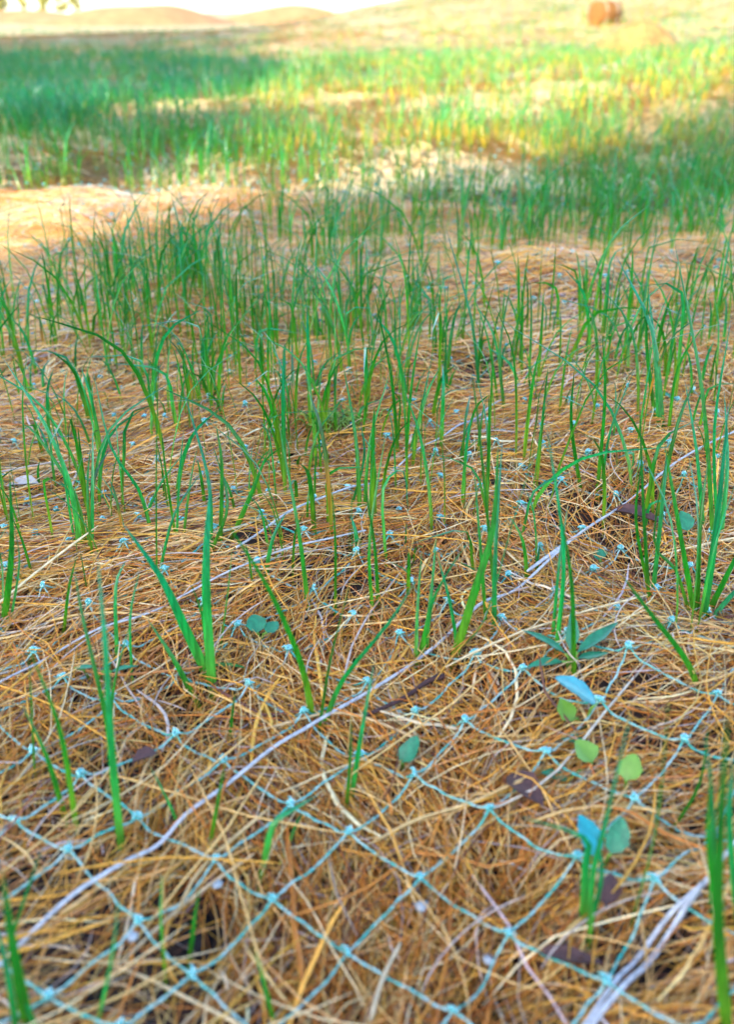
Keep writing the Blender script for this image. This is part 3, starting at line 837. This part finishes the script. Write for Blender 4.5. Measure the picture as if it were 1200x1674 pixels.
seedling((425, 1035), 'tiny bluish seedling right of the broad bladed tuft', [(420, 1034, .010, .009, R(15), R(35), M_leaf, .003), (436, 1034, .008, .007, R(-35), R(25), M_leaf, .003)])
seedling((660, 1245), 'small teal leaf standing up in the straw below centre', [(656, 1246, .0125, .008, R(-40), R(42), M_leaf, .001)])
seedling((1128, 868), 'roundish leaf beside the clump at the right edge', [(1126, 868, .012, .009, R(15), R(50), M_leaf, .003)])
seedling((985, 915), 'small flat bluish leaf behind the long cord on the right', [(980, 915, .009, .007, R(-20), R(20), M_leaf, .000)])
seedling((150, 1095), 'two narrow bluish leaves lying along an orange straw', [(122, 1092, .010, .004, R(-95), R(12), M_leaf, .006), (182, 1098, .012, .004, R(-80), R(18), M_leaf, .006)])
# scattered little cotyledons in the mid ground
for q in range(18):
    u = random.random(); y_ = .66 + 1.0 * u; x_ = random.uniform(-.38, .38) * math.hypot(y_, CAM_H)
    z_ = float(ground_z(x_, y_))
    root = empty('seedling', (x_, y_, z_ + .010))
    q2 = project(np.array([x_, y_, z_])); lb = 'tiny two leaved seedling dotted among the sprouts further back'
    for l in sorted(LAND, key=lambda l: (l[0] - q2[0]) ** 2 + (l[1] - q2[1]) ** 2)[:5]:
        dx, dy = q2[0] - l[0], q2[1] - l[1]
        rel = ('left of' if dx < 0 else 'right of') if abs(dx) > abs(dy) else ('behind' if dy < 0 else 'in front of')
        if f'tiny two leaved seedling {rel} the {l[2]}' not in used_labels:
            lb = f'tiny two leaved seedling {rel} the {l[2]}'; used_labels[lb] = 1; break
    tag(root, lb, 'seedling', 'tiny seedlings dotted among the sprouts')
    a = random.uniform(0, 6.28)
    for s_ in (0, math.pi):
        o = link('leaf', leaf_mesh(random.uniform(.006, .011), random.uniform(.004, .007), n=4), M_leaf, root)
        o.rotation_euler = (random.uniform(.2, .6), 0, a + s_)
    mb = MB(); mb.tube([(0, 0, -.014), (0, 0, -.006), (0, 0, .0005)], .0007, 5); link('stalk', mb.mesh('stalk'), M_leaf_pale, root)

def litter(px, py, length, width, heading, pitch, mat, label, cat, name, lift=.013, roll=0, curl=.5):
    p = at(px, py, lift)
    o = link(name, leaf_mesh(length, width, random.uniform(.3, .6), curl, pointed=1), mat)
    o.location = (p[0], p[1], p[2] + lift); o.rotation_euler = (pitch, roll, heading)
    tag(o, label, cat)
litter(1000, 835, .030, .012, R(-115), R(10), M_dead, 'curled dark red dead leaf above the long cord', 'dead leaf', 'dead_leaf')
litter(835, 1265, .020, .012, R(-150), R(15), M_dead, 'dull purple dead leaf left of the green seedlings', 'dead leaf', 'dead_leaf', .010)
litter(880, 1555, .022, .006, R(-95), R(5), M_dead, 'blurred brown dead leaf at the bottom right', 'dead leaf', 'dead_leaf')
litter(990, 1480, .012, .008, R(-20), R(30), M_dead, 'small brown dead leaf beside the blurred foreground tuft', 'dead leaf', 'dead_leaf')
litter(62, 790, .024, .013, R(95), R(8), M_flake, 'pale papery leaf flake near the left edge', 'leaf flake', 'leaf_flake')
litter(255, 1230, .010, .007, R(120), R(10), M_dead, 'dark rusty leaf scrap beside the tall sprout at left', 'dead leaf', 'dead_leaf')
mb = MB()
tw = smooth_path([at(px, py, .013) + np.array([0, 0, .0125]) for px, py in ((598, 1168), (660, 1140), (700, 1112), (728, 1104))], 10)
mb.tube(tw, np.linspace(.0009, .0014, 10), 6); mb.tube([tw[6], tw[6] + [.006, .004, .002]], [.0008, .0004], 5)
o = link('twig', mb.mesh('twig'), M_twig); tag(o, 'thin dark twig on the straw just below the centre cord', 'twig')
def lump(name, px, py, r, mat, label, cat, lift=.012, flat=.7):
    p = at(px, py, lift); mb = MB(); n = 10; v = []; f = []
    sd_ = random.randrange(999)
    for i in range(7):
        ph = math.pi * i / 6
        for j in range(n):
            th = 2 * math.pi * j / n
            k = 1 + .8 * (float(noise(np.array(math.cos(th) * 2.6 + 9 + ph * 2), np.array(math.sin(th) * 2.6 + ph * 2), sd_)) - .5)
            v.append((r * k * math.sin(ph) * math.cos(th), r * k * math.sin(ph) * math.sin(th), r * flat * k * math.cos(ph)))
    for i in range(6):
        for j in range(n): f.append((i * n + j, (i + 1) * n + j, (i + 1) * n + (j + 1) % n, i * n + (j + 1) % n))
    mb.add(v, f); o = link(name, mb.mesh(name), mat); o.location = (p[0], p[1], p[2] + lift)
    tag(o, label, cat)
lump('pebble', 690, 1482, .0024, M_pebble, 'white pebble under the big knot at the bottom', 'pebble')
lump('pebble', 356, 1446, .0019, M_pebble, 'tiny white bead beside the upper left knot', 'pebble')
lump('pebble', 800, 1566, .0020, M_pebble, 'pale blurred pebble on the strand at bottom right of centre', 'pebble')
lump('pebble', 215, 1530, .0020, M_pebble, 'small white bead under the knot near the soil hollow', 'pebble')
lump('soil_clod', 318, 1520, .0085, M_clod, 'black soil clod in the hollow at lower left', 'soil clod', -.006, .6)
lump('soil_clod', 480, 758, .010, M_clod, 'dark soil clod left of the curly moss clump', 'soil clod', .0, .6)
lump('soil_clod', 1140, 1390, .011, M_clod, 'black soil clod beside the cord at right', 'soil clod', -.003, .5)
# curly moss-like clump
b0 = at(545, 690, .01)
mb = MB()
for q in range(150):
    a = random.uniform(0, 6.28); r0 = abs(random.gauss(0, .012)); st = np.array([math.cos(a) * r0, math.sin(a) * r0 * .8, .006])
    h = random.uniform(0, 6.28); L = random.uniform(.008, .018); P = [st]
    for s_ in range(5):
        h += random.gauss(0, .5); st = st + np.array([math.cos(h) * L / 5, math.sin(h) * L / 5, (.004, .003, .0005, -.001, -.003)[s_]]); P.append(st)
    mb.tube(P, [.0006, .0006, .0006, .0005, .0004, .0002], 4)
o = link('moss_clump', mb.mesh('moss_clump'), M_moss); o.location = tuple(b0 + [0, 0, .001])
tag(o, 'curly yellow green moss clump just above the picture centre', 'moss')

# ------------------------------------------------------------------ the distance
def far_z(x, y): return float(ground_z(x, y))
M_sand = simple('orange_sand', (.36, .17, .07), .9, .2, .18, 3, .5)
M_bale = simple('bale_straw', (.20, .085, .02), .8, .2, .35, 30, .6)
M_moundstraw = simple('mound_straw', (.34, .17, .05), .85, .2, .3, 25, .6)
M_twine = simple('twine', (.5, .42, .3), .7)
def heap(name, x, y, rx, ry, h, mat, label, cat, seed, p=1.6):
    n, m = 40, 14; v, f = [], []
    z0 = far_z(x, y)
    for i in range(m + 1):
        u = i / m
        for j in range(n):
            a = 2 * math.pi * j / n
            k = 1 + .25 * (float(noise(np.array(3 * math.cos(a) + 5), np.array(3 * math.sin(a) + 5), seed)) - .5)
            X_, Y_ = rx * u * k * math.cos(a), ry * u * k * math.sin(a)
            zz = h * (math.cos(u * math.pi) * .5 + .5) ** (1 / p) * (1 + .3 * (float(noise(np.array(X_ * 1.3 / rx * 2 + 9), np.array(Y_ * 2 / ry + 9), seed + 1)) - .5))
            v.append((X_, Y_, zz - .05 * u - (.12 if i == m else 0)))
    for i in range(m):
        for j in range(n): f.append((i * n + j, i * n + (j + 1) % n, (i + 1) * n + (j + 1) % n, (i + 1) * n + j))
    mb = MB(); mb.add(v, f)
    o = link(name, mb.mesh(name), mat); o.location = (x, y, z0); tag(o, label, cat)
    return o
heap('sand_heap', -5.6, 26.5, 3.0, 2.5, .47, M_sand, 'broad orange sand heap on the horizon at left', 'sand heap', 3)
heap('sand_heap', -1.9, 29.0, 2.2, 2.2, .50, M_sand, 'smaller orange sand heap left of the middle on the horizon', 'sand heap', 4)
heap('sand_heap', 4.6, 33.0, 2.6, 2.2, .68, M_sand, 'pale sand heap behind the grassy ridge at right', 'sand heap', 6)
heap('sand_heap', -9.5, 30.0, 3.6, 2.0, .30, M_sand, 'low sand bank at the far left of the horizon', 'sand heap', 7)
heap('straw_mound', 1.55, 6.2, .50, .42, .19, M_moundstraw, 'sunlit straw mound in the upper right', 'straw mound', 8, 1.0)
heap('straw_mound', .22, 6.6, .42, .3, .06, M_moundstraw, 'small low straw mound in the upper middle', 'straw mound', 9, 1.0)
# round bale
bx, by = 2.52, 11.6
zb = far_z(bx, by)
br = empty('straw_bale', (bx, by, zb - .03)); br.rotation_euler = (0, 0, R(25)); br.scale = (.7, .7, .7)
tag(br, 'round brown straw bale on the slope at upper right', 'bale')
mb = MB(); n = 28; prof = [(-.20, 0), (-.20, .15), (-.185, .18), (0, .19), (.185, .18), (.20, .15), (.20, 0)]
v = [(xx, rr * math.cos(2 * math.pi * j / n), .19 + rr * math.sin(2 * math.pi * j / n)) for xx, rr in prof for j in range(n)]
mb.add(v, [(i * n + j, i * n + (j + 1) % n, (i + 1) * n + (j + 1) % n, (i + 1) * n + j) for i in range(len(prof) - 1) for j in range(n)])
link('bale_body', mb.mesh('bale_body'), M_bale, br)
for xx in (-.1, .1):
    mb = MB(); mb.tube([(xx, .195 * math.cos(a), .19 + .195 * math.sin(a)) for a in np.linspace(0, 2 * math.pi, 25)], .006, 5)
    link('twine', mb.mesh('twine'), M_twine, br)

M_bark = simple('bark', (.10, .07, .05), .9, .2, .3, 20, .6)
M_crown = simple('crown_leaf', (.06, .12, .025), .6, .3, .4, 3)
M_crown_y = simple('yellow_crown_leaf', (.34, .30, .05), .6, .3, .4, 3)
def tree(x, y, h, r, crown0, mat, label, group, nleaf=1500, leaf=.12, seed=1, name='tree'):
    rr = np.random.default_rng(seed)
    root = empty(name, (x, y, far_z(x, y))); tag(root, label, name, group)
    mb = MB()
    mb.tube([(0, 0, -.1), (.02 * h * .3, 0, h * .3), (0, .02 * h, h * .6), (.03, 0, h * .9)], [h * .028, h * .02, h * .014, h * .004], 8)
    cl = []
    for q in range(9):
        a = rr.uniform(0, 6.28); z0 = rr.uniform(crown0, .75) * h; d = rr.uniform(.45, .8) * r
        e = (math.cos(a) * d, math.sin(a) * d, min(h * .95, z0 + rr.uniform(.1, .3) * h)); cl.append(e)
        mb.tube([(0, 0, z0), (e[0] * .5, e[1] * .5, (z0 + e[2]) / 2 + .03 * h), e], [h * .011, h * .007, h * .003], 5)
    cl += [(0, 0, h * .85), (0, 0, h * .7), (0, 0, h * (crown0 + .12))]
    link('trunk', mb.mesh('trunk'), M_bark, root)
    c = np.array(cl)[rr.integers(0, len(cl), nleaf)]
    d = rr.normal(0, 1, (nleaf, 3)); d /= np.linalg.norm(d, axis=1)[:, None]
    P = c + d * (rr.random(nleaf) ** .4)[:, None] * np.array([r * .5, r * .5, r * .42])
    a = rr.normal(0, 1, (nleaf, 3)); a /= np.linalg.norm(a, axis=1)[:, None]
    b = np.cross(a, rr.normal(0, 1, (nleaf, 3))); b /= np.linalg.norm(b, axis=1)[:, None]
    s_ = rr.uniform(.6, 1.2, nleaf)[:, None] * leaf
    v = np.stack([P - a * s_, P - b * s_ * .5, P + a * s_, P + b * s_ * .5], 1)
    link('crown', mesh_from('crown', v, np.arange(nleaf * 4).reshape(-1, 4), smooth=False), mat, root)
    return root
for q, (px, hh) in enumerate(((4, 1.9), (36, 2.1), (72, 2.0), (101, 2.3), (123, 2.2))):
    y_ = 60 + q * 2; x_ = (px - 600) / FPX * y_ * .89
    tree(x_, y_, hh * .62, .42, .05, M_crown_y, ('yellow green shrub cut by the left end of the horizon', 'second yellow shrub from the left on the horizon', 'third yellow shrub from the left on the horizon', 'fourth yellow shrub from the left on the horizon', 'yellow shrub nearest the sand heap on the horizon')[q], 'small far shrubs at upper left', 900, .07, 40 + q, 'shrub')
wl = empty('low_wall', (-17.5, 50, 0)); tag(wl, 'low white wall on the horizon at the far left', 'wall')
mb = MB(); mb.box((-4, -.1, .05), (4, .1, .30)); link('wall_face', mb.mesh('wall_face', False), simple('white_wall', (.7, .7, .68), .8, .2, .05, 3), wl)
mb = MB(); mb.box((-4, -.13, -.2), (4, .13, .07)); link('plinth', mb.mesh('plinth', False), simple('dark_plinth', (.05, .05, .06), .8, .2, .1, 3), wl)
# out of the frame: trees and a building added and placed to shade this plot
for q, (x_, y_, h_, r_) in enumerate(((-4.25, -1.15, 2.6, .72), (-8.7, -2.7, 5.6, 1.7), (-9.0, 1.4, 5.8, 1.9), (-8.5, 5.6, 5.8, 2.0), (-8.3, 10.0, 6.2, 2.2))):
    tree(x_, y_, h_, r_, .42, M_crown, 'leafy tree added out of view on the left to cast shade', 'unseen trees added to shade the plot', 5200, .17, 60 + q)

M_wall = simple('shade_house_render', (.62, .58, .52), .85, .2, .08, 8, .2)
M_roof = simple('roof_tile', (.22, .10, .07), .8, .3, .3, 10, .4)
M_glass = simple('window_glass', (.03, .04, .05), .08, .8, .1, 2)
M_frame = simple('white_frame', (.75, .75, .73), .5)
ux = np.array([SUN_H[1], -SUN_H[0]])             # along the wall, across the sun
edge = flat_at(540, 330)
corner = edge - SUN_H * 13.0  # unseen building added here so its corner casts the shade edge
shade_house = empty('shade_house', (corner[0], corner[1], 0)); shade_house.rotation_euler = (0, 0, math.atan2(ux[1], ux[0]))
tag(shade_house, 'three storey rendered building added unseen behind the viewpoint to cast shade', 'shade_house')
W_, D_, H_ = 7.6, 7.0, 9.0
mb = MB(); mb.box((0, -D_, -.3), (W_, 0, H_)); link('wall', mb.mesh('wall', False), M_wall, shade_house)
mb = MB(); mb.add([(-.0, -D_ - .3, H_ + .002), (W_ + .3, -D_ - .3, H_ + .002), (W_ + .3, .3, H_ + .002), (-.0, .3, H_ + .002), (-.0, -D_ / 2, H_ + 1.9), (W_ + .3, -D_ / 2, H_ + 1.9)],
                  [(0, 1, 5, 4), (2, 3, 4, 5), (0, 4, 3), (1, 2, 5), (3, 2, 1, 0)])
link('roof', mb.mesh('roof', False), M_roof, shade_house)
for fl in (1.0, 3.8, 6.6):
    for k in range(3):
        if fl == 1.0 and k == 1: continue
        x0 = .9 + k * 2.1
        mb = MB(); mb.box((x0 - .06, .002, fl - .06), (x0 + 1.06, .05, fl + 1.36)); w_ = link('window', mb.mesh('window', False), M_frame, shade_house)
        for a in (0, .52):
            mb = MB(); mb.box((x0 + a, .05, fl), (x0 + a + .48, .062, fl + 1.3)); link('pane', mb.mesh('pane', False), M_glass, w_)
mb = MB(); mb.box((3.0, .002, 0), (4.0, .06, 2.1)); dr = link('door', mb.mesh('door', False), M_twig, shade_house)
mb = MB(); mb.tube([(3.9, .06, 1.0), (3.9, .11, 1.0), (3.8, .11, 1.0)], .012, 6); link('handle', mb.mesh('handle'), M_frame, dr)
